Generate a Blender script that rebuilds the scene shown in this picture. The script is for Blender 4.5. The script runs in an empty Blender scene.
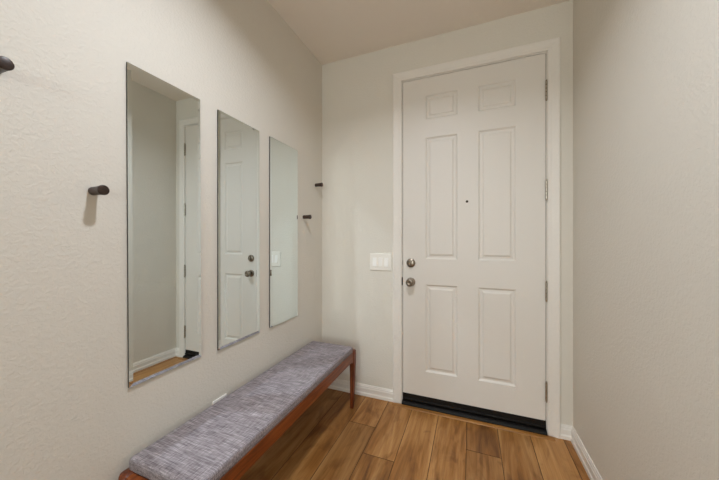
import bpy, bmesh, math, random
from mathutils import Vector, Matrix

sc = bpy.context.scene
COL = sc.collection
PI = math.pi

# ------------------------------------------------------------------ camera
EYE = 1.223
cam_d = bpy.data.cameras.new('camera')
cam_d.sensor_fit = 'HORIZONTAL'
cam_d.sensor_width = 36.0
cam_d.lens = 281.0 / 719.0 * 36.0
cam_d.clip_start = 0.02
cam_o = bpy.data.objects.new('camera', cam_d)
COL.objects.link(cam_o)
cam_o.location = (0, 0, EYE)
cam_o.rotation_euler = (PI / 2, 0, math.radians(21.5))
sc.camera = cam_o

# ------------------------------------------------------------------ world, view, sampling
w = bpy.data.worlds.new('World')
sc.world = w
w.use_nodes = True
w.node_tree.nodes['Background'].inputs[0].default_value = (0.93, 1.0, 0.95, 1)
w.node_tree.nodes['Background'].inputs[1].default_value = 1.0
vs = sc.view_settings
vs.view_transform = 'Standard'
vs.look = 'None'
vs.gamma = 1.0
vs.use_curve_mapping = False
vs.exposure = 0.27
cy = sc.cycles
cy.use_denoising = True
cy.max_bounces = 14
cy.diffuse_bounces = 8
cy.glossy_bounces = 8
cy.caustics_reflective = True
cy.blur_glossy = 0.0
cy.sample_clamp_indirect = 0.0
cy.use_guiding = True
cy.use_surface_guiding = True
cy.guiding_training_samples = 64
cy.use_adaptive_sampling = False
cy.use_light_tree = False
cy.use_guiding_direct_light = True
cy.surface_guiding_probability = 0.9
cy.guiding_directional_sampling_type = 'RIS'
cy.use_deterministic_guiding = False
bpy.context.preferences.view.show_developer_ui = True
bpy.context.preferences.experimental.use_cycles_debug = True

# ------------------------------------------------------------------ dimensions
XL, XR = -1.158, 0.586          # the side walls
YB = 2.08                       # the door wall
ZC = 2.693                      # ceiling
YF = -3.2                       # far end behind the camera
YJ = 0.74                       # end of the right wall (opening to the next room)
XO = 3.4                        # far side of the next room
DXL, DXR = -0.469, 0.443        # door slab
DZB, DZT = 0.083, 2.402
CAS = 0.065                     # casing width


def downlight(loc, power, label, color=(0.95, 1.0, 1.07), radius=0.04, spread=146):
    ld = bpy.data.lights.new('downlight_beam', 'AREA')
    ld.shape = 'DISK'
    ld.size = radius * 2
    ld.energy = power
    ld.color = color
    ld.spread = math.radians(spread)
    lo = bpy.data.objects.new('downlight_beam', ld)
    COL.objects.link(lo)
    lo.location = (loc[0], loc[1], loc[2] - 0.012)
    return lo


LAMPS = [
    ((-0.31, 0.66, ZC), 13.6, 'recessed ceiling downlight in front of the white entry door', 0.06),
    ((1.25, 0.46, ZC), 2.6, 'recessed ceiling downlight just beyond the end of the right wall', 0.05),
]
# added fill light in an unseen window at the hall's far end
WX0, WX1, WZ0, WZ1 = -0.80, 0.80, 0.90, 2.10
pd = bpy.data.lights.new('added_window_fill', 'AREA')
pd.shape = 'RECTANGLE'
pd.size, pd.size_y = WX1 - WX0, WZ1 - WZ0
pd.energy = 37
pd.color = (0.94, 1.0, 0.96)
po = bpy.data.objects.new('added_window_fill', pd)
COL.objects.link(po)
po.location = ((WX0 + WX1) / 2, YF - 0.05, (WZ0 + WZ1) / 2)
po.rotation_euler = (PI / 2, 0, 0)
for p_, e_, l_, r_ in LAMPS:
    downlight(p_, e_, l_, radius=r_)


# ------------------------------------------------------------------ node helpers
def new_mat(name):
    m = bpy.data.materials.new(name)
    m.use_nodes = True
    nt = m.node_tree
    b = nt.nodes['Principled BSDF']
    return m, nt, b


def N(nt, t, **kw):
    n = nt.nodes.new(t)
    for k, v in kw.items():
        if k in n.inputs:
            n.inputs[k].default_value = v
        else:
            setattr(n, k, v)
    return n


def L(nt, a, b):
    nt.links.new(a, b)


def ramp(nt, stops):
    r = nt.nodes.new('ShaderNodeValToRGB')
    e = r.color_ramp.elements
    while len(e) < len(stops):
        e.new(0.5)
    for i, (p, c) in enumerate(stops):
        e[i].position = p
        e[i].color = (*c, 1)
    return r


def srgb(r, g, b):
    f = lambda c: (c / 255 / 12.92) if c / 255 <= 0.04045 else ((c / 255 + 0.055) / 1.055) ** 2.4
    return (f(r), f(g), f(b))


def plain(name, col, rough=0.5, metal=0.0, bump=0.0, bscale=60.0, spec=0.5):
    m, nt, b = new_mat(name)
    b.inputs['Roughness'].default_value = rough
    b.inputs['Metallic'].default_value = metal
    b.inputs['Specular IOR Level'].default_value = spec
    tc = N(nt, 'ShaderNodeTexCoord')
    no = N(nt, 'ShaderNodeTexNoise', Scale=bscale, Detail=3.0)
    L(nt, tc.outputs['Object'], no.inputs['Vector'])
    mx = N(nt, 'ShaderNodeMix', data_type='RGBA')
    mx.inputs['A'].default_value = (*[c * 0.97 for c in col], 1)
    mx.inputs['B'].default_value = (*[min(1, c * 1.03) for c in col], 1)
    L(nt, no.outputs['Fac'], mx.inputs['Factor'])
    L(nt, mx.outputs['Result'], b.inputs['Base Color'])
    if bump:
        bp = N(nt, 'ShaderNodeBump', Strength=1.0, Distance=bump)
        L(nt, no.outputs['Fac'], bp.inputs['Height'])
        L(nt, bp.outputs['Normal'], b.inputs['Normal'])
    return m


def wall_mat(name, col, depth=0.00042):
    """painted drywall with a fine orange-peel / skip texture"""
    m, nt, b = new_mat(name)
    b.inputs['Roughness'].default_value = 0.7
    b.inputs['Specular IOR Level'].default_value = 0.3
    b.inputs['Base Color'].default_value = (*col, 1)
    tc = N(nt, 'ShaderNodeTexCoord')
    n1 = N(nt, 'ShaderNodeTexNoise', Scale=170.0, Detail=3.0, Roughness=0.55, Distortion=0.2)
    n2 = N(nt, 'ShaderNodeTexNoise', Scale=88.0, Detail=2.0, Roughness=0.5, Distortion=0.5)
    L(nt, tc.outputs['Object'], n1.inputs['Vector'])
    L(nt, tc.outputs['Object'], n2.inputs['Vector'])
    r1 = ramp(nt, [(0.42, (0, 0, 0)), (0.62, (1, 1, 1))])
    L(nt, n2.outputs['Fac'], r1.inputs['Fac'])
    mul = N(nt, 'ShaderNodeMath', operation='MULTIPLY_ADD')
    L(nt, n1.outputs['Fac'], mul.inputs[0])
    mul.inputs[1].default_value = 0.9
    L(nt, r1.outputs['Color'], mul.inputs[2])
    bp = N(nt, 'ShaderNodeBump', Strength=1.0, Distance=depth)
    L(nt, mul.outputs[0], bp.inputs['Height'])
    L(nt, bp.outputs['Normal'], b.inputs['Normal'])
    return m


def floor_mat():
    m, nt, b = new_mat('oak_planks')
    tc = N(nt, 'ShaderNodeTexCoord')
    at = N(nt, 'ShaderNodeAttribute', attribute_name='plank')
    sep = N(nt, 'ShaderNodeSeparateColor')
    L(nt, at.outputs['Color'], sep.inputs[0])
    off = N(nt, 'ShaderNodeVectorMath', operation='MULTIPLY_ADD')
    L(nt, at.outputs['Color'], off.inputs[0])
    off.inputs[1].default_value = (7, 11, 5)
    L(nt, tc.outputs['Object'], off.inputs[2])
    mp = N(nt, 'ShaderNodeMapping')
    mp.inputs['Scale'].default_value = (1.0, 0.11, 1.0)
    L(nt, off.outputs[0], mp.inputs['Vector'])
    # broad cathedral figure
    n1 = N(nt, 'ShaderNodeTexNoise', Scale=11.0, Detail=5.0, Roughness=0.6, Distortion=1.1)
    L(nt, mp.outputs[0], n1.inputs['Vector'])
    r1 = ramp(nt, [(0.26, srgb(98, 60, 27)), (0.44, srgb(148, 99, 47)), (0.60, srgb(176, 129, 76)), (0.8, srgb(196, 152, 100))])
    L(nt, n1.outputs['Fac'], r1.inputs['Fac'])
    # fine grain streaks
    mp2 = N(nt, 'ShaderNodeMapping')
    mp2.inputs['Scale'].default_value = (1.0, 0.03, 1.0)
    L(nt, off.outputs[0], mp2.inputs['Vector'])
    n2 = N(nt, 'ShaderNodeTexNoise', Scale=110.0, Detail=4.0, Roughness=0.65, Distortion=0.3)
    L(nt, mp2.outputs[0], n2.inputs['Vector'])
    r2 = ramp(nt, [(0.3, (0.72, 0.68, 0.62)), (0.55, (1, 1, 1))])
    L(nt, n2.outputs['Fac'], r2.inputs['Fac'])
    mx = N(nt, 'ShaderNodeMix', data_type='RGBA', blend_type='MULTIPLY')
    mx.inputs['Factor'].default_value = 0.8
    L(nt, r1.outputs['Color'], mx.inputs['A'])
    L(nt, r2.outputs['Color'], mx.inputs['B'])
    # mottled patches, knots
    mp3 = N(nt, 'ShaderNodeMapping')
    mp3.inputs['Scale'].default_value = (1.0, 0.4, 1.0)
    L(nt, off.outputs[0], mp3.inputs['Vector'])
    n3 = N(nt, 'ShaderNodeTexNoise', Scale=9.0, Detail=3.0, Roughness=0.5, Distortion=1.6)
    L(nt, mp3.outputs[0], n3.inputs['Vector'])
    r3 = ramp(nt, [(0.28, (0.55, 0.47, 0.38)), (0.46, (1, 1, 1))])
    L(nt, n3.outputs['Fac'], r3.inputs['Fac'])
    mx2 = N(nt, 'ShaderNodeMix', data_type='RGBA', blend_type='MULTIPLY')
    mx2.inputs['Factor'].default_value = 0.75
    L(nt, mx.outputs['Result'], mx2.inputs['A'])
    L(nt, r3.outputs['Color'], mx2.inputs['B'])
    hs = N(nt, 'ShaderNodeHueSaturation')
    mr = N(nt, 'ShaderNodeMapRange')
    mr.inputs['To Min'].default_value = 0.82
    mr.inputs['To Max'].default_value = 1.12
    L(nt, sep.outputs[1], mr.inputs['Value'])
    L(nt, mr.outputs[0], hs.inputs['Value'])
    L(nt, mx2.outputs['Result'], hs.inputs['Color'])
    L(nt, hs.outputs['Color'], b.inputs['Base Color'])
    b.inputs['Roughness'].default_value = 0.42
    b.inputs['Specular IOR Level'].default_value = 0.4
    bp = N(nt, 'ShaderNodeBump', Strength=0.35, Distance=0.001)
    L(nt, n2.outputs['Fac'], bp.inputs['Height'])
    L(nt, bp.outputs['Normal'], b.inputs['Normal'])
    return m


def wood_mat(name, dark, mid, light, axis=(1, 0.06, 1)):
    m, nt, b = new_mat(name)
    tc = N(nt, 'ShaderNodeTexCoord')
    mp = N(nt, 'ShaderNodeMapping')
    mp.inputs['Scale'].default_value = axis
    L(nt, tc.outputs['Object'], mp.inputs['Vector'])
    n1 = N(nt, 'ShaderNodeTexNoise', Scale=60.0, Detail=5.0, Roughness=0.6, Distortion=0.8)
    L(nt, mp.outputs[0], n1.inputs['Vector'])
    r1 = ramp(nt, [(0.3, dark), (0.5, mid), (0.72, light)])
    L(nt, n1.outputs['Fac'], r1.inputs['Fac'])
    L(nt, r1.outputs['Color'], b.inputs['Base Color'])
    b.inputs['Roughness'].default_value = 0.38
    bp = N(nt, 'ShaderNodeBump', Strength=0.3, Distance=0.0006)
    L(nt, n1.outputs['Fac'], bp.inputs['Height'])
    L(nt, bp.outputs['Normal'], b.inputs['Normal'])
    return m


def fabric_mat():
    """grey-mauve slub weave: long pale and dark threads both ways"""
    m, nt, b = new_mat('slub_weave')
    tc = N(nt, 'ShaderNodeTexCoord')
    outs = []
    for sc_, s in (((0.08, 1.0, 0.5), 230.0), ((1.0, 0.05, 1.0), 330.0)):
        mp = N(nt, 'ShaderNodeMapping')
        mp.inputs['Scale'].default_value = sc_
        L(nt, tc.outputs['Object'], mp.inputs['Vector'])
        n = N(nt, 'ShaderNodeTexNoise', Scale=s, Detail=2.0, Roughness=0.6)
        L(nt, mp.outputs[0], n.inputs['Vector'])
        outs.append(n.outputs['Fac'])
    mixv = N(nt, 'ShaderNodeMix', data_type='FLOAT')
    mixv.inputs['Factor'].default_value = 0.45
    L(nt, outs[0], mixv.inputs['A'])
    L(nt, outs[1], mixv.inputs['B'])
    r = ramp(nt, [(0.34, srgb(98, 91, 97)), (0.45, srgb(132, 125, 130)), (0.56, srgb(155, 148, 153)), (0.70, srgb(194, 188, 193))])
    L(nt, mixv.outputs['Result'], r.inputs['Fac'])
    L(nt, r.outputs['Color'], b.inputs['Base Color'])
    b.inputs['Roughness'].default_value = 0.9
    b.inputs['Specular IOR Level'].default_value = 0.15
    bp = N(nt, 'ShaderNodeBump', Strength=0.8, Distance=0.0012)
    L(nt, mixv.outputs['Result'], bp.inputs['Height'])
    L(nt, bp.outputs['Normal'], b.inputs['Normal'])
    return m


def mirror_mat():
    m, nt, b = new_mat('silvered_glass')
    b.inputs['Base Color'].default_value = (0.83, 0.905, 0.92, 1)
    b.inputs['Metallic'].default_value = 1.0
    b.inputs['Roughness'].default_value = 0.0
    return m


M = {}
M['wall'] = wall_mat('cream_drywall', srgb(219, 215, 206))
M['ceil'] = wall_mat('ceiling_drywall', srgb(236, 229, 220), 0.0003)
M['floor'] = floor_mat()
M['trim'] = plain('white_trim_paint', srgb(228, 224, 218), 0.42, bump=0.0001)
M['door'] = plain('white_door_paint', srgb(223, 219, 213), 0.45, bump=0.00015, bscale=240)
M['black'] = plain('black_rubber', srgb(17, 15, 14), 0.5, spec=0.25)
M['dark'] = plain('gap_shade_tone', srgb(38, 34, 30), 0.8)
M['walnut'] = wood_mat('walnut', srgb(82, 36, 10), srgb(124, 60, 20), srgb(154, 84, 34))
M['walnut_leg'] = wood_mat('walnut_upright', srgb(78, 34, 14), srgb(112, 54, 24), srgb(140, 74, 36), (1, 1, 0.06))
M['peg'] = wood_mat('espresso_wood', srgb(40, 27, 20), srgb(52, 36, 27), srgb(66, 47, 36), (0.1, 1, 1))
M['reducer'] = wood_mat('oak_strip', srgb(120, 78, 30), srgb(156, 106, 48), srgb(178, 126, 64), (0.06, 1, 1))
M['fabric'] = fabric_mat()
M['mirror'] = mirror_mat()
gm, gnt, gb = new_mat('added_window_glass')
gnt.nodes.remove(gb)
g1 = N(gnt, 'ShaderNodeBsdfTransparent')
g2 = N(gnt, 'ShaderNodeBsdfGlossy', Roughness=0.0)
g3 = N(gnt, 'ShaderNodeMixShader')
g3.inputs[0].default_value = 0.06
L(gnt, g1.outputs[0], g3.inputs[1])
L(gnt, g2.outputs[0], g3.inputs[2])
L(gnt, g3.outputs[0], gnt.nodes['Material Output'].inputs['Surface'])
M['glass'] = gm
M['edge'] = plain('dark_glass_edge', srgb(44, 46, 40), 0.3)
M['nickel'] = plain('satin_nickel', srgb(150, 140, 128), 0.28, 1.0)
M['bronze'] = plain('aged_bronze', srgb(66, 54, 44), 0.45, 0.7)
M['hinge'] = plain('brushed_hinge', srgb(186, 180, 170), 0.25, 1.0)
M['plastic'] = plain('white_plastic', srgb(236, 233, 226), 0.35)
M['plastic_b'] = plain('bright_white_plastic', srgb(246, 245, 242), 0.3)
M['screw'] = plain('screw_steel', srgb(150, 145, 136), 0.4, 0.9)


# ------------------------------------------------------------------ mesh helpers
def obj(name, bm, mats, parent=None, smooth=False, bevel=0.0, segs=2, recalc=True):
    if recalc:
        bmesh.ops.recalc_face_normals(bm, faces=bm.faces)
    me = bpy.data.meshes.new(name)
    bm.to_mesh(me)
    bm.free()
    if not isinstance(mats, (list, tuple)):
        mats = [mats]
    for m in mats:
        me.materials.append(m)
    o = bpy.data.objects.new(name, me)
    COL.objects.link(o)
    if parent:
        o.parent = parent
    if smooth:
        for p in me.polygons:
            p.use_smooth = True
    if bevel:
        md = o.modifiers.new('bevel', 'BEVEL')
        md.width = bevel
        md.segments = segs
        md.limit_method = 'ANGLE'
        md.angle_limit = math.radians(35)
        md.harden_normals = False
    return o


def box(bm, x0, x1, y0, y1, z0, z1, mi=0):
    vs_ = [bm.verts.new((x, y, z)) for x in (x0, x1) for y in (y0, y1) for z in (z0, z1)]
    for f in ((0, 1, 3, 2), (4, 6, 7, 5), (0, 4, 5, 1), (2, 3, 7, 6), (0, 2, 6, 4), (1, 5, 7, 3)):
        fc = bm.faces.new([vs_[i] for i in f])
        fc.material_index = mi
    return vs_


def boxbm(*a):
    bm = bmesh.new()
    box(bm, *a)
    return bm


def lathe(bm, prof, axis, origin, seg=32, mi=0):
    """revolve (radius, distance) profile round an axis ('x+','y-',...) from origin"""
    d = {'x': Vector((1, 0, 0)), 'y': Vector((0, 1, 0)), 'z': Vector((0, 0, 1))}[axis[0]]
    if axis[1] == '-':
        d = -d
    u = Vector((0, 0, 1)) if axis[0] != 'z' else Vector((1, 0, 0))
    v = d.cross(u)
    rings = []
    for r, t in prof:
        c = Vector(origin) + d * t
        if r < 1e-6:
            rings.append([bm.verts.new(c)])
        else:
            rings.append([bm.verts.new(c + (u * math.cos(2 * PI * k / seg) + v * math.sin(2 * PI * k / seg)) * r) for k in range(seg)])
    for a, b in zip(rings, rings[1:]):
        for k in range(seg):
            k2 = (k + 1) % seg
            q = [a[k % len(a)], a[k2 % len(a)], b[k2 % len(b)], b[k % len(b)]]
            uq = []
            for x in q:
                if x not in uq:
                    uq.append(x)
            if len(uq) >= 3:
                f = bm.faces.new(uq)
                f.material_index = mi
    if len(rings[0]) > 1:
        bm.faces.new(rings[0])
    if len(rings[-1]) > 1:
        bm.faces.new(rings[-1])


def sweep(bm, path, prof, closed_ends=True):
    """mitred sweep of profile (depth, height) along path of (point, outdir, updir)"""
    rings = []
    for p, o_, u_ in path:
        rings.append([bm.verts.new(Vector(p) + Vector(o_) * a + Vector(u_) * b) for a, b in prof])
    n = len(prof)
    for a, b in zip(rings, rings[1:]):
        for k in range(n):
            bm.faces.new((a[k], a[(k + 1) % n], b[(k + 1) % n], b[k]))
    if closed_ends:
        bm.faces.new(rings[0])
        bm.faces.new(list(reversed(rings[-1])))


def structure(o):
    o['kind'] = 'structure'
    return o


def label(o, text, cat, group=None):
    o['label'] = text
    o['category'] = cat
    if group:
        o['group'] = group
    return o


def thing(name, loc, text, cat, group=None):
    o = bpy.data.objects.new(name, None)
    COL.objects.link(o)
    o.location = loc
    o.empty_display_size = 0.1
    return label(o, text, cat, group)


# ------------------------------------------------------------------ room shell
T = 0.12
structure(obj('wall_left', boxbm(XL - T, XL, YF, YB + T, 0, ZC), M['wall']))
structure(obj('wall_right', boxbm(XR, XR + T, YJ, YB + T, 0, ZC), M['wall']))
# door wall, with the door opening left out
JL, JR, JT = DXL - 0.030, DXR + 0.030, DZT + 0.030
bm = bmesh.new()
box(bm, XL, JL, YB, YB + T, 0, ZC)
box(bm, JR, XR, YB, YB + T, 0, ZC)
box(bm, JL, JR, YB, YB + T, JT, ZC)
structure(obj('wall_back', bm, M['wall']))
structure(obj('wall_beside', boxbm(XR + T, XO, YJ, YJ + T, 0, ZC), M['wall']))
structure(obj('wall_far', boxbm(XO, XO + T, YF, YJ + T, 0, ZC), M['wall']))
bm = bmesh.new()
box(bm, XL - T, WX0, YF - T, YF, 0, ZC)
box(bm, WX1, XO + T, YF - T, YF, 0, ZC)
box(bm, WX0, WX1, YF - T, YF, 0, WZ0)
box(bm, WX0, WX1, YF - T, YF, WZ1, ZC)
structure(obj('wall_front', bm, M['wall']))
bm = bmesh.new()
for (a0, a1, b0, b1) in ((WX0, WX0 + 0.04, WZ0, WZ1), (WX1 - 0.04, WX1, WZ0, WZ1), (WX0 + 0.04, WX1 - 0.04, WZ0, WZ0 + 0.04),
                         (WX0 + 0.04, WX1 - 0.04, WZ1 - 0.04, WZ1), (-0.015, 0.015, WZ0 + 0.04, WZ1 - 0.04)):
    box(bm, a0, a1, YF - T + 0.01, YF - 0.07, b0, b1)
win = structure(obj('added_window_1', bm, M['trim']))  # unseen window, added to hold the fill light
obj('pane', boxbm(WX0 + 0.04, WX1 - 0.04, YF - 0.10, YF - 0.096, WZ0 + 0.04, WZ1 - 0.04), M['glass'], win)
structure(obj('ceiling', boxbm(XL - T, XO + T, YF - T, YB + T, ZC, ZC + 0.1), M['ceil']))

# floor: planks running towards the door
random.seed(11)
PW = 0.1845
seams = [-0.0215 + PW * k for k in range(-8, 20)]
bm = bmesh.new()
lay = bm.loops.layers.float_color.new('plank')
PLEN = 1.83
known = {-4: [1.742], -3: [1.51], 0: [1.755]}


def plank(x0, x1, y0, y1):
    g, d = 0.0016, 0.0018
    c = (random.random(), random.random(), random.random(), 1)
    o_ = [bm.verts.new(p) for p in ((x0, y0, -d), (x1, y0, -d), (x1, y1, -d), (x0, y1, -d))]
    i_ = [bm.verts.new(p) for p in ((x0 + g, y0 + g, 0), (x1 - g, y0 + g, 0), (x1 - g, y1 - g, 0), (x0 + g, y1 - g, 0))]
    fs = [bm.faces.new(i_)]
    fs[0].material_index = 0
    for k in range(4):
        f = bm.faces.new((o_[k], o_[(k + 1) % 4], i_[(k + 1) % 4], i_[k]))
        f.material_index = 1
        fs.append(f)
    for f in fs:
        for lp in f.loops:
            lp[lay] = c


for k, xs in enumerate(seams[:-1]):
    idx = round((xs + 0.0215) / PW)
    x0, x1 = max(xs, XL), min(seams[k + 1], XO)
    if x1 - x0 < 0.004:
        continue
    js = list(known.get(idx, []))
    if not js:
        js = [0.35 + random.random() * 0.8]
    lo = min(js)
    while lo > YF:
        lo -= PLEN
        js.append(lo)
    js = sorted(j for j in js if YF + 0.05 < j < YB - 0.05)
    yend = YB + (0.0 if not (x1 > JL and x0 < JR) else 0.0)
    pts = [YF] + js + [yend]
    for a, b in zip(pts, pts[1:]):
        plank(x0, x1, a, b)
box(bm, XL - T, XO + T, YF - T, YB + T + 0.3, -0.08, -0.0019, 1)
seam = plain('plank_seam', srgb(70, 44, 24), 0.7)
structure(obj('floor', bm, [M['floor'], seam], recalc=True))

# ------------------------------------------------------------------ trim
# baseboard profile (out from the wall, height)
BP = [(0, 0), (0.017, 0), (0.017, 0.020), (0.0135, 0.026), (0.0125, 0.030), (0.0125, 0.058), (0.0095, 0.064), (0.0095, 0.071), (0.0065, 0.077), (0.0045, 0.084), (0, 0.084)]


def baseboard(name, a, b, out):
    bm_ = bmesh.new()
    sweep(bm_, [(a, out, (0, 0, 1)), (b, out, (0, 0, 1))], BP)
    return structure(obj(name, bm_, M['trim']))


CL, CR = JL + 0.0205 - CAS, JR - 0.0205 + CAS
bm = bmesh.new()
sweep(bm, [((XL, YB, 0), (0, -1, 0), (0, 0, 1)), ((CL, YB, 0), (0, -1, 0), (0, 0, 1))], BP)
sweep(bm, [((CR, YB, 0), (0, -1, 0), (0, 0, 1)), ((XR, YB, 0), (-1, -1, 0), (0, 0, 1)), ], BP)
structure(obj('baseboard_back', bm, M['trim']))
bm = bmesh.new()
sweep(bm, [((XR, YB, 0), (-1, -1, 0), (0, 0, 1)), ((XR, YJ, 0), (-1, -1, 0), (0, 0, 1)), ((XR + T, YJ, 0), (0, -1, 0), (0, 0, 1)), ], BP)
structure(obj('baseboard_right', bm, M['trim']))
baseboard('baseboard_left', (XL, YF, 0), (XL, YB - 0.017, 0), (1, 0, 0))
baseboard('baseboard_beside', (XR + T, YJ, 0), (XO, YJ, 0), (0, -1, 0))

# door casing: mitred round the opening; profile (across the face from the opening, thickness)
il, ir, it = JL + 0.0205, JR - 0.0205, DZT + 0.0100
CP = [(0, 0), (0, 0.009), (0.004, 0.0115), (0.010, 0.0125), (0.022, 0.0125), (0.040, 0.0155), (0.052, 0.0185), (0.058, 0.0192), (0.0625, 0.0180), (CAS, 0.0150), (CAS, 0)]
bm = bmesh.new()
sweep(bm, [((il, YB, 0), (-1, 0, 0), (0, -1, 0)), ((il, YB, it), (-1, 0, 1), (0, -1, 0)),
           ((ir, YB, it), (1, 0, 1), (0, -1, 0)), ((ir, YB, 0), (1, 0, 0), (0, -1, 0))], CP)
casing = structure(obj('trim_1', bm, M['trim']))
# jamb lining the opening, with the stop the door shuts against
bm = bmesh.new()
jg = 0.0042
for (a, b) in ((JL, DXL - jg), (DXR + jg, JR)):
    box(bm, a, b, YB + 0.0, YB + T, 0, JT)
box(bm, DXL - jg, DXR + jg, YB, YB + T, DZT + jg, JT)
box(bm, DXL - jg, DXL + 0.012, YB + 0.048, YB + T, 0, DZT + jg)
box(bm, DXR - 0.012, DXR + jg, YB + 0.048, YB + T, 0, DZT + jg)
box(bm, DXL, DXR, YB + 0.048, YB + T, DZT - 0.012, DZT + jg)
jamb = structure(obj('trim_2', bm, M['trim']))
for zz, lab in ((1.054, 'bronze'), (0.914, 'bronze')):
    h = 0.016 if zz > 1 else 0.030
    sp = obj('strike_plate', boxbm(DXL - 0.0085, DXL - jg + 0.0006, (YB - 0.006) if zz < 1 else (YB + 0.002), YB + 0.028, zz - h, zz + h), M['bronze'], jamb, bevel=0.0015)
    sp['label'] = 'dark metal strike plate'
# strip filling the gap round the slab, coloured dark as its shade
bm = bmesh.new()
box(bm, DXL - jg, DXL, YB + 0.014, YB + 0.047, DZB, DZT + jg)
box(bm, DXR, DXR + jg, YB + 0.012, YB + 0.047, DZB, DZT + jg)
box(bm, DXL, DXR, YB + 0.012, YB + 0.047, DZT, DZT + jg)
obj('gap_shade_strip', bm, M['dark'], jamb)
# threshold and the oak strip ahead of it
bm = bmesh.new()
sweep(bm, [((JL + 0.0265, YB, 0), (0, -1, 0), (0, 0, 1)), ((JR - 0.0265, YB, 0), (0, -1, 0), (0, 0, 1))],
      [(-T, 0), (0.031, 0), (0.031, 0.014), (0.027, 0.022), (0.019, 0.027), (0.006, 0.030), (-T, 0.030)])
structure(obj('trim_3', bm, M['black']))
bm = bmesh.new()
sweep(bm, [((CL + 0.004, YB - 0.031, 0), (0, -1, 0), (0, 0, 1)), ((CR - 0.035, YB - 0.031, 0), (0, -1, 0), (0, 0, 1))],
      [(0, 0), (0.026, 0), (0.024, 0.004), (0.014, 0.007), (0, 0.008)])
structure(obj('trim_4', bm, M['reducer']))

# ------------------------------------------------------------------ the door
bm = bmesh.new()
panels = []
PXA, PXB, PXC, PXD = -0.303, -0.083, 0.0515, 0.278
for z0, z1 in ((0.264, 0.899), (1.085, 1.968), (2.099, 2.271)):
    for x0, x1 in ((PXA, PXB), (PXC, PXD)):
        panels.append((x0, x1, z0, z1))
xs = [DXL, PXA, PXB, PXC, PXD, DXR]
zs = [DZB, 0.264, 0.899, 1.085, 1.968, 2.099, 2.271, DZT]
grid = {}
for i, x in enumerate(xs):
    for j, z in enumerate(zs):
        grid[i, j] = bm.verts.new((x, YB, z))
for i in range(5):
    for j in range(7):
        q = [grid[i, j], grid[i + 1, j], grid[i + 1, j + 1], grid[i, j + 1]]
        if i in (1, 3) and j in (1, 3, 5):
            prev = q
            x0, x1, z0, z1 = xs[i], xs[i + 1], zs[j], zs[j + 1]
            for o_, d in ((0.0025, 0.0022), (0.010, 0.0085), (0.013, 0.0095), (0.026, 0.0082), (0.034, 0.0022), (0.037, 0.0016)):
                cur = [bm.verts.new(p) for p in ((x0 + o_, YB + d, z0 + o_), (x1 - o_, YB + d, z0 + o_), (x1 - o_, YB + d, z1 - o_), (x0 + o_, YB + d, z1 - o_))]
                for k in range(4):
                    bm.faces.new((prev[k], prev[(k + 1) % 4], cur[(k + 1) % 4], cur[k]))
                prev = cur
            bm.faces.new(prev)
        else:
            bm.faces.new(q)
# back and rim
bk = {}
ring_f = [grid[i, 0] for i in range(6)] + [grid[5, j] for j in range(1, 8)] + [grid[i, 7] for i in range(4, -1, -1)] + [grid[0, j] for j in range(6, 0, -1)]
ring_b = [bm.verts.new((v.co.x, YB + 0.044, v.co.z)) for v in ring_f]
for k in range(len(ring_f)):
    k2 = (k + 1) % len(ring_f)
    bm.faces.new((ring_f[k], ring_b[k], ring_b[k2], ring_f[k2]))
bm.faces.new(ring_b)
door = structure(obj('door_1', bm, M['door']))
door['label'] = 'white six panel entry door'

# sweep: black rubber strip under the slab
bm = bmesh.new()
sweep(bm, [((DXL, YB, 0), (0, -1, 0), (0, 0, 1)), ((DXR, YB, 0), (0, -1, 0), (0, 0, 1))],
      [(-0.044, 0.031), (0.004, 0.031), (0.010, 0.040), (0.010, 0.046), (0.003, 0.050), (0.003, DZB), (-0.044, DZB)])
obj('door_sweep', bm, M['black'], door)['label'] = 'black rubber door sweep'

# lock set
KX = -0.4086
bm = bmesh.new()
lathe(bm, [(0.0325, 0.0), (0.0325, 0.006), (0.030, 0.010), (0.020, 0.012)], 'y-', (KX, YB, 0.913), 36)
knob = obj('door_knob', bm, M['nickel'], door, smooth=True)
knob['label'] = 'round satin nickel door knob'
bm = bmesh.new()
lathe(bm, [(0.012, 0.010), (0.012, 0.026), (0.018, 0.031), (0.0265, 0.038), (0.0295, 0.047), (0.028, 0.056), (0.022, 0.062), (0.012, 0.064), (0.011, 0.0625), (0.0, 0.0625)], 'y-', (KX, YB, 0.913), 36)
obj('grip', bm, M['nickel'], knob, smooth=True)
bm = bmesh.new()
lathe(bm, [(0.0325, 0.0), (0.0325, 0.008), (0.029, 0.013), (0.017, 0.0155), (0.0, 0.0155)], 'y-', (KX, YB, 1.053), 36)
db = obj('deadbolt', bm, M['nickel'], door, smooth=True)
db['label'] = 'satin nickel deadbolt rose'
bm = bmesh.new()
box(bm, KX - 0.006, KX + 0.006, YB - 0.030, YB - 0.014, 1.037, 1.069)
bmesh.ops.rotate(bm, verts=bm.verts, cent=(KX, YB, 1.053), matrix=Matrix.Rotation(math.radians(28), 3, 'Y'))
obj('thumb_turn', bm, M['nickel'], db, bevel=0.003)
bm = bmesh.new()
lathe(bm, [(0.0085, 0.0), (0.0085, 0.002), (0.0065, 0.003), (0.0058, 0.002), (0.0, 0.0015)], 'y-', (-0.0204, YB, 1.489), 24)
obj('peephole', bm, M['bronze'], door, smooth=True)['label'] = 'small dark peephole'
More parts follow.
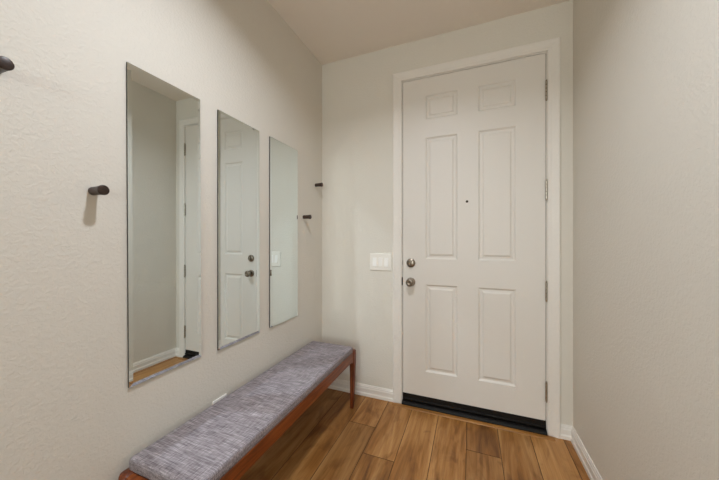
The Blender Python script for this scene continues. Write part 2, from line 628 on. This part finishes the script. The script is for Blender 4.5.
for hz in (2.163, 1.539, 0.901, 0.270):
    bm = bmesh.new()
    # leaf let into the edge, then five knuckles and ball tips
    box(bm, DXR - 0.001, DXR + jg + 0.001, YB - 0.003, YB + 0.030, hz - 0.057, hz + 0.057)
    hg = obj('hinge', bm, M['hinge'], door)
    hg['label'] = 'brushed metal butt hinge'
    bm = bmesh.new()
    for k in range(5):
        z0 = hz - 0.057 + k * 0.0228
        lathe(bm, [(0.0050, 0), (0.0070, 0.0012), (0.0070, 0.0208), (0.0050, 0.0220)], 'z+', (DXR + 0.0018, YB - 0.0095, z0), 16)
    for sgn in ('z+', 'z-'):
        lathe(bm, [(0.003, 0.0565), (0.0062, 0.060), (0.0062, 0.063), (0.003, 0.067), (0, 0.068)], sgn, (DXR + 0.0018, YB - 0.0095, hz), 16)
    obj('knuckle', bm, M['hinge'], hg)

# ------------------------------------------------------------------ mirrors
ML = [
    (0.641, 0.937, 0.687, 1.866, 0.30, 'nearest of the three tall frameless mirrors, reflecting the floor and blank wall'),
    (1.029, 1.3215, 0.681, 1.863, 0.06, 'middle frameless wall mirror of the three, reflecting the door knob and deadbolt'),
    (1.4123, 1.714, 0.680, 1.864, 0.0, 'frameless wall mirror farthest along the wall, reflecting the light switch plate'),
]
for y0, y1, MZ0, MZ1, roll, lab in ML:
    t = thing('wall_mirror', (XL + 0.0008, (y0 + y1) / 2, MZ0), lab, 'mirror', 'frameless wall mirrors above the bench')
    t.rotation_euler = (math.radians(roll), 0, math.radians(0.35))
    hw, hh = (y1 - y0) / 2, MZ1 - MZ0
    BW, TH, TI = 0.013, 0.0078, 0.00138
    # dark edge block carrying the glass
    bm = bmesh.new()
    box(bm, 0.0008, TH - TI - 0.0002, -hw, hw, 0, hh)
    obj('backing', bm, M['edge'], t)['label'] = 'dark glass edge'
    bm = bmesh.new()
    q = [bm.verts.new((TH - TI, y, z)) for y, z in ((-hw, 0), (hw, 0), (hw, hh), (-hw, hh))]
    p = [bm.verts.new((TH, y, z)) for y, z in ((-hw + BW, BW), (hw - BW, BW), (hw - BW, hh - BW), (-hw + BW, hh - BW))]
    for k in range(4):
        bm.faces.new((q[k], q[(k + 1) % 4], p[(k + 1) % 4], p[k]))
    bv = obj('beveled_border', bm, M['mirror'], t, recalc=False)
    bv['label'] = 'bevelled glass border'
    bm = bmesh.new()
    p = [bm.verts.new((TH, y, z)) for y, z in ((-hw + BW, BW), (hw - BW, BW), (hw - BW, hh - BW), (-hw + BW, hh - BW))]
    bm.faces.new(p)
    obj('glass', bm, M['mirror'], t, recalc=False)

# ------------------------------------------------------------------ wall pegs
def peg_bm():
    bm_ = bmesh.new()
    lathe(bm_, [(0.0125, 0.0), (0.0138, 0.0015), (0.0136, 0.010), (0.0138, 0.026), (0.0146, 0.042), (0.0158, 0.053), (0.0163, 0.057),
                (0.0162, 0.0595), (0.0154, 0.0612), (0.0138, 0.0618), (0.0, 0.0620)], 'x+', (0, 0, 0), 32)
    return bm_


PEGS = [
    ((XL, 0.540, 1.384), 'dark wooden wall peg just left of the nearest mirror, casting a shadow straight down'),
    ((XL, 0.334, 1.672), 'dark wooden wall peg cut off by the left edge of the photo'),
    ((XL, 1.799, 1.394), 'lower dark wooden wall peg right beside the farthest mirror'),
    ((XL, 1.974, 1.664), 'upper dark wooden wall peg close to the corner with the door wall'),
]
first = None
for loc, lab in PEGS:
    if first is None:
        first = obj('wall_peg', peg_bm(), M['peg'], smooth=True)
        o = first
    else:
        o = first.copy()
        COL.objects.link(o)
    o.location = loc
    label(o, lab, 'peg', 'dark wooden pegs on the mirror wall')

# ------------------------------------------------------------------ light switch
t = thing('light_switch', ((-0.7308 - 0.555) / 2, YB, 1.053), 'white triple rocker light switch plate beside the door', 'light switch')
hw, hh = 0.0875, 0.066
bm = bmesh.new()
o_ = [bm.verts.new(p) for p in ((-hw, 0, -hh), (hw, 0, -hh), (hw, 0, hh), (-hw, 0, hh))]
m_ = [bm.verts.new(p) for p in ((-hw, -0.004, -hh), (hw, -0.004, -hh), (hw, -0.004, hh), (-hw, -0.004, hh))]
i_ = [bm.verts.new(p) for p in ((-hw + 0.004, -0.0075, -hh + 0.004), (hw - 0.004, -0.0075, -hh + 0.004), (hw - 0.004, -0.0075, hh - 0.004), (-hw + 0.004, -0.0075, hh - 0.004))]
for a, b in ((o_, m_), (m_, i_)):
    for k in range(4):
        bm.faces.new((a[k], a[(k + 1) % 4], b[(k + 1) % 4], b[k]))
bm.faces.new(i_)
bm.faces.new(o_)
cp = obj('cover_plate', bm, M['plastic'], t, bevel=0.001)
for cx in (-0.047, 0.0, 0.047):
    bm = bmesh.new()
    # slim surround, then the tilted rocker
    prof = [(-0.0335, -0.0072), (-0.0335, -0.0135), (0.0, -0.0105), (0.0335, -0.0085), (0.0335, -0.0072)]
    if cx == 0.0:
        prof = [(-0.0335, -0.0072), (-0.0335, -0.0085), (0.0, -0.0100), (0.0335, -0.0125), (0.0335, -0.0072)]
    a = [bm.verts.new((cx - 0.0155, y, z)) for z, y in prof]
    b = [bm.verts.new((cx + 0.0155, y, z)) for z, y in prof]
    for k in range(5):
        bm.faces.new((a[k], a[(k + 1) % 5], b[(k + 1) % 5], b[k]))
    bm.faces.new(a)
    bm.faces.new(list(reversed(b)))
    obj('rocker', bm, M['plastic_b'], t, bevel=0.0008)
    for sz in (-0.049, 0.049):
        bm = bmesh.new()
        lathe(bm, [(0.0028, 0.0070), (0.0028, 0.0080), (0.0018, 0.0086), (0, 0.0086)], 'y-', (cx, 0, sz), 12)
        obj('screw', bm, M['plastic'], cp)

# ------------------------------------------------------------------ outlet peeking over the bench
t = thing('wall_outlet', (XL, 1.042, 0.376), 'white wall outlet plate half hidden behind the bench cushion', 'outlet')
bm = bmesh.new()
box(bm, 0, 0.0065, -0.0415, 0.0415, -0.066, 0.066)
obj('cover_plate', bm, M['plastic_b'], t, bevel=0.002)
for dz in (-0.020, 0.020):
    bm = bmesh.new()
    box(bm, 0.006, 0.0085, -0.0165, 0.0165, dz - 0.014, dz + 0.014)
    obj('receptacle', bm, M['plastic'], t, bevel=0.002)

# ------------------------------------------------------------------ bench
BX0, BX1 = -1.140, -0.790        # back / front faces of the frame
BY0, BY1 = 0.597, 1.945
RT, RB = 0.404, 0.336            # rail top / bottom
bx, by = (BX0 + BX1) / 2, (BY0 + BY1) / 2
bench = thing('bench', (bx, by, 0), 'long low wooden bench with grey woven cushion under the mirrors', 'bench')
hx, hy = (BX1 - BX0) / 2, (BY1 - BY0) / 2


def rrect(cx, cy_, ax, ay, r, n=6):
    pts = []
    for sx, sy, a0 in ((1, 1, 0), (-1, 1, 90), (-1, -1, 180), (1, -1, 270)):
        for k in range(n + 1):
            a = math.radians(a0 + 90 * k / n)
            pts.append((cx + sx * (ax - r) + r * math.cos(a), cy_ + sy * (ay - r) + r * math.sin(a)))
    return pts


def loft(bm_, rings):
    R = [[bm_.verts.new(p) for p in r] for r in rings]
    n = len(R[0])
    for a, b in zip(R, R[1:]):
        for k in range(n):
            bm_.faces.new((a[k], a[(k + 1) % n], b[(k + 1) % n], b[k]))
    bm_.faces.new(list(reversed(R[0])))
    bm_.faces.new(R[-1])


# legs: square-round section, tapering on the inner sides, with a rounded top shoulder
for sx in (-1, 1):
    for sy in (-1, 1):
        bm = bmesh.new()
        rings = []
        for z, wx, wy, r in ((0.0, 0.026, 0.024, 0.006), (0.10, 0.030, 0.029, 0.007), (0.25, 0.036, 0.040, 0.009), (0.325, 0.040, 0.050, 0.010),
                             (0.350, 0.042, 0.058, 0.011), (0.388, 0.042, 0.058, 0.012), (0.400, 0.040, 0.055, 0.012), (0.407, 0.034, 0.046, 0.012)):
            drift = 0.044 * max(0.0, (0.32 - z) / 0.32)      # outer edge leans in a little towards the foot
            cx = sx * (hx - wx / 2)
            cyy = sy * (hy - wy / 2 - drift - (0 if z < 0.39 else (0.058 - wy) / 2))
            rings.append([(x, y, z) for x, y in rrect(cx, cyy, wx / 2, wy / 2, r)])
        loft(bm, rings)
        obj('leg', bm, M['walnut_leg'], bench, smooth=True)
# long rails, with a small curved haunch into each leg
for sx, nm in ((1, 'front_rail'), (-1, 'back_rail')):
    bm = bmesh.new()
    y1 = hy - 0.050
    prof = [(-y1, RT), (-y1, RB - 0.020), (-y1 + 0.008, RB - 0.010), (-y1 + 0.022, RB - 0.003), (-y1 + 0.045, RB)]
    prof += [(-a, b) for a, b in reversed(prof)]
    xo = sx * (hx - 0.004)
    xi = sx * (hx - 0.030)
    a = [bm.verts.new((xo, y, z)) for y, z in prof]
    b = [bm.verts.new((xi, y, z)) for y, z in prof]
    n = len(prof)
    for k in range(n):
        bm.faces.new((a[k], a[(k + 1) % n], b[(k + 1) % n], b[k]))
    bm.faces.new(a)
    bm.faces.new(b)
    obj(nm, bm, M['walnut'], bench, bevel=0.004, segs=3)
for sy in (-1, 1):
    bm = bmesh.new()
    ya, yb = sorted((sy * (hy - 0.008), sy * (hy - 0.034)))
    box(bm, -hx + 0.036, hx - 0.036, ya, yb, RB, RT)
    obj('end_rail', bm, M['walnut'], bench, bevel=0.004, segs=3)
# slatted deck under the cushion
bm = bmesh.new()
box(bm, -hx + 0.030, hx - 0.030, -hy + 0.034, hy - 0.034, RT - 0.022, RT - 0.004)
obj('deck', bm, M['walnut'], bench)
# cushion: soft slab with rounded edges and a faint crown
bm = bmesh.new()
ax, ay = hx - 0.004, (1.893 - 0.628) / 2
cyc = (1.893 + 0.628) / 2 - by
rings = []
for z, ins, r in ((RT - 0.003, 0.005, 0.012), (RT + 0.003, 0.001, 0.013), (RT + 0.010, 0.0, 0.014), (RT + 0.030, 0.0, 0.014), (RT + 0.0365, 0.0015, 0.014),
                  (RT + 0.0405, 0.005, 0.013), (RT + 0.0425, 0.011, 0.012), (RT + 0.0438, 0.040, 0.010), (RT + 0.0446, 0.110, 0.008)):
    rings.append([(x, y, z) for x, y in rrect(0, cyc, ax - ins, ay - ins, r)])
loft(bm, rings)
obj('cushion', bm, M['fabric'], bench, smooth=True)['label'] = 'grey mauve woven seat cushion'

# ------------------------------------------------------------------ the downlights' housings
for p_, e_, l_, r_ in LAMPS:
    t = thing('recessed_downlight', p_, l_, 'ceiling light', 'recessed downlights')
    bm = bmesh.new()
    lathe(bm, [(r_ + 0.006, 0.0), (r_ + 0.006, 0.004), (r_ + 0.020, 0.006), (r_ + 0.034, 0.003), (r_ + 0.036, 0.0)], 'z-', (0, 0, 0), 40)
    obj('trim_ring', bm, M['trim'], t, smooth=True)
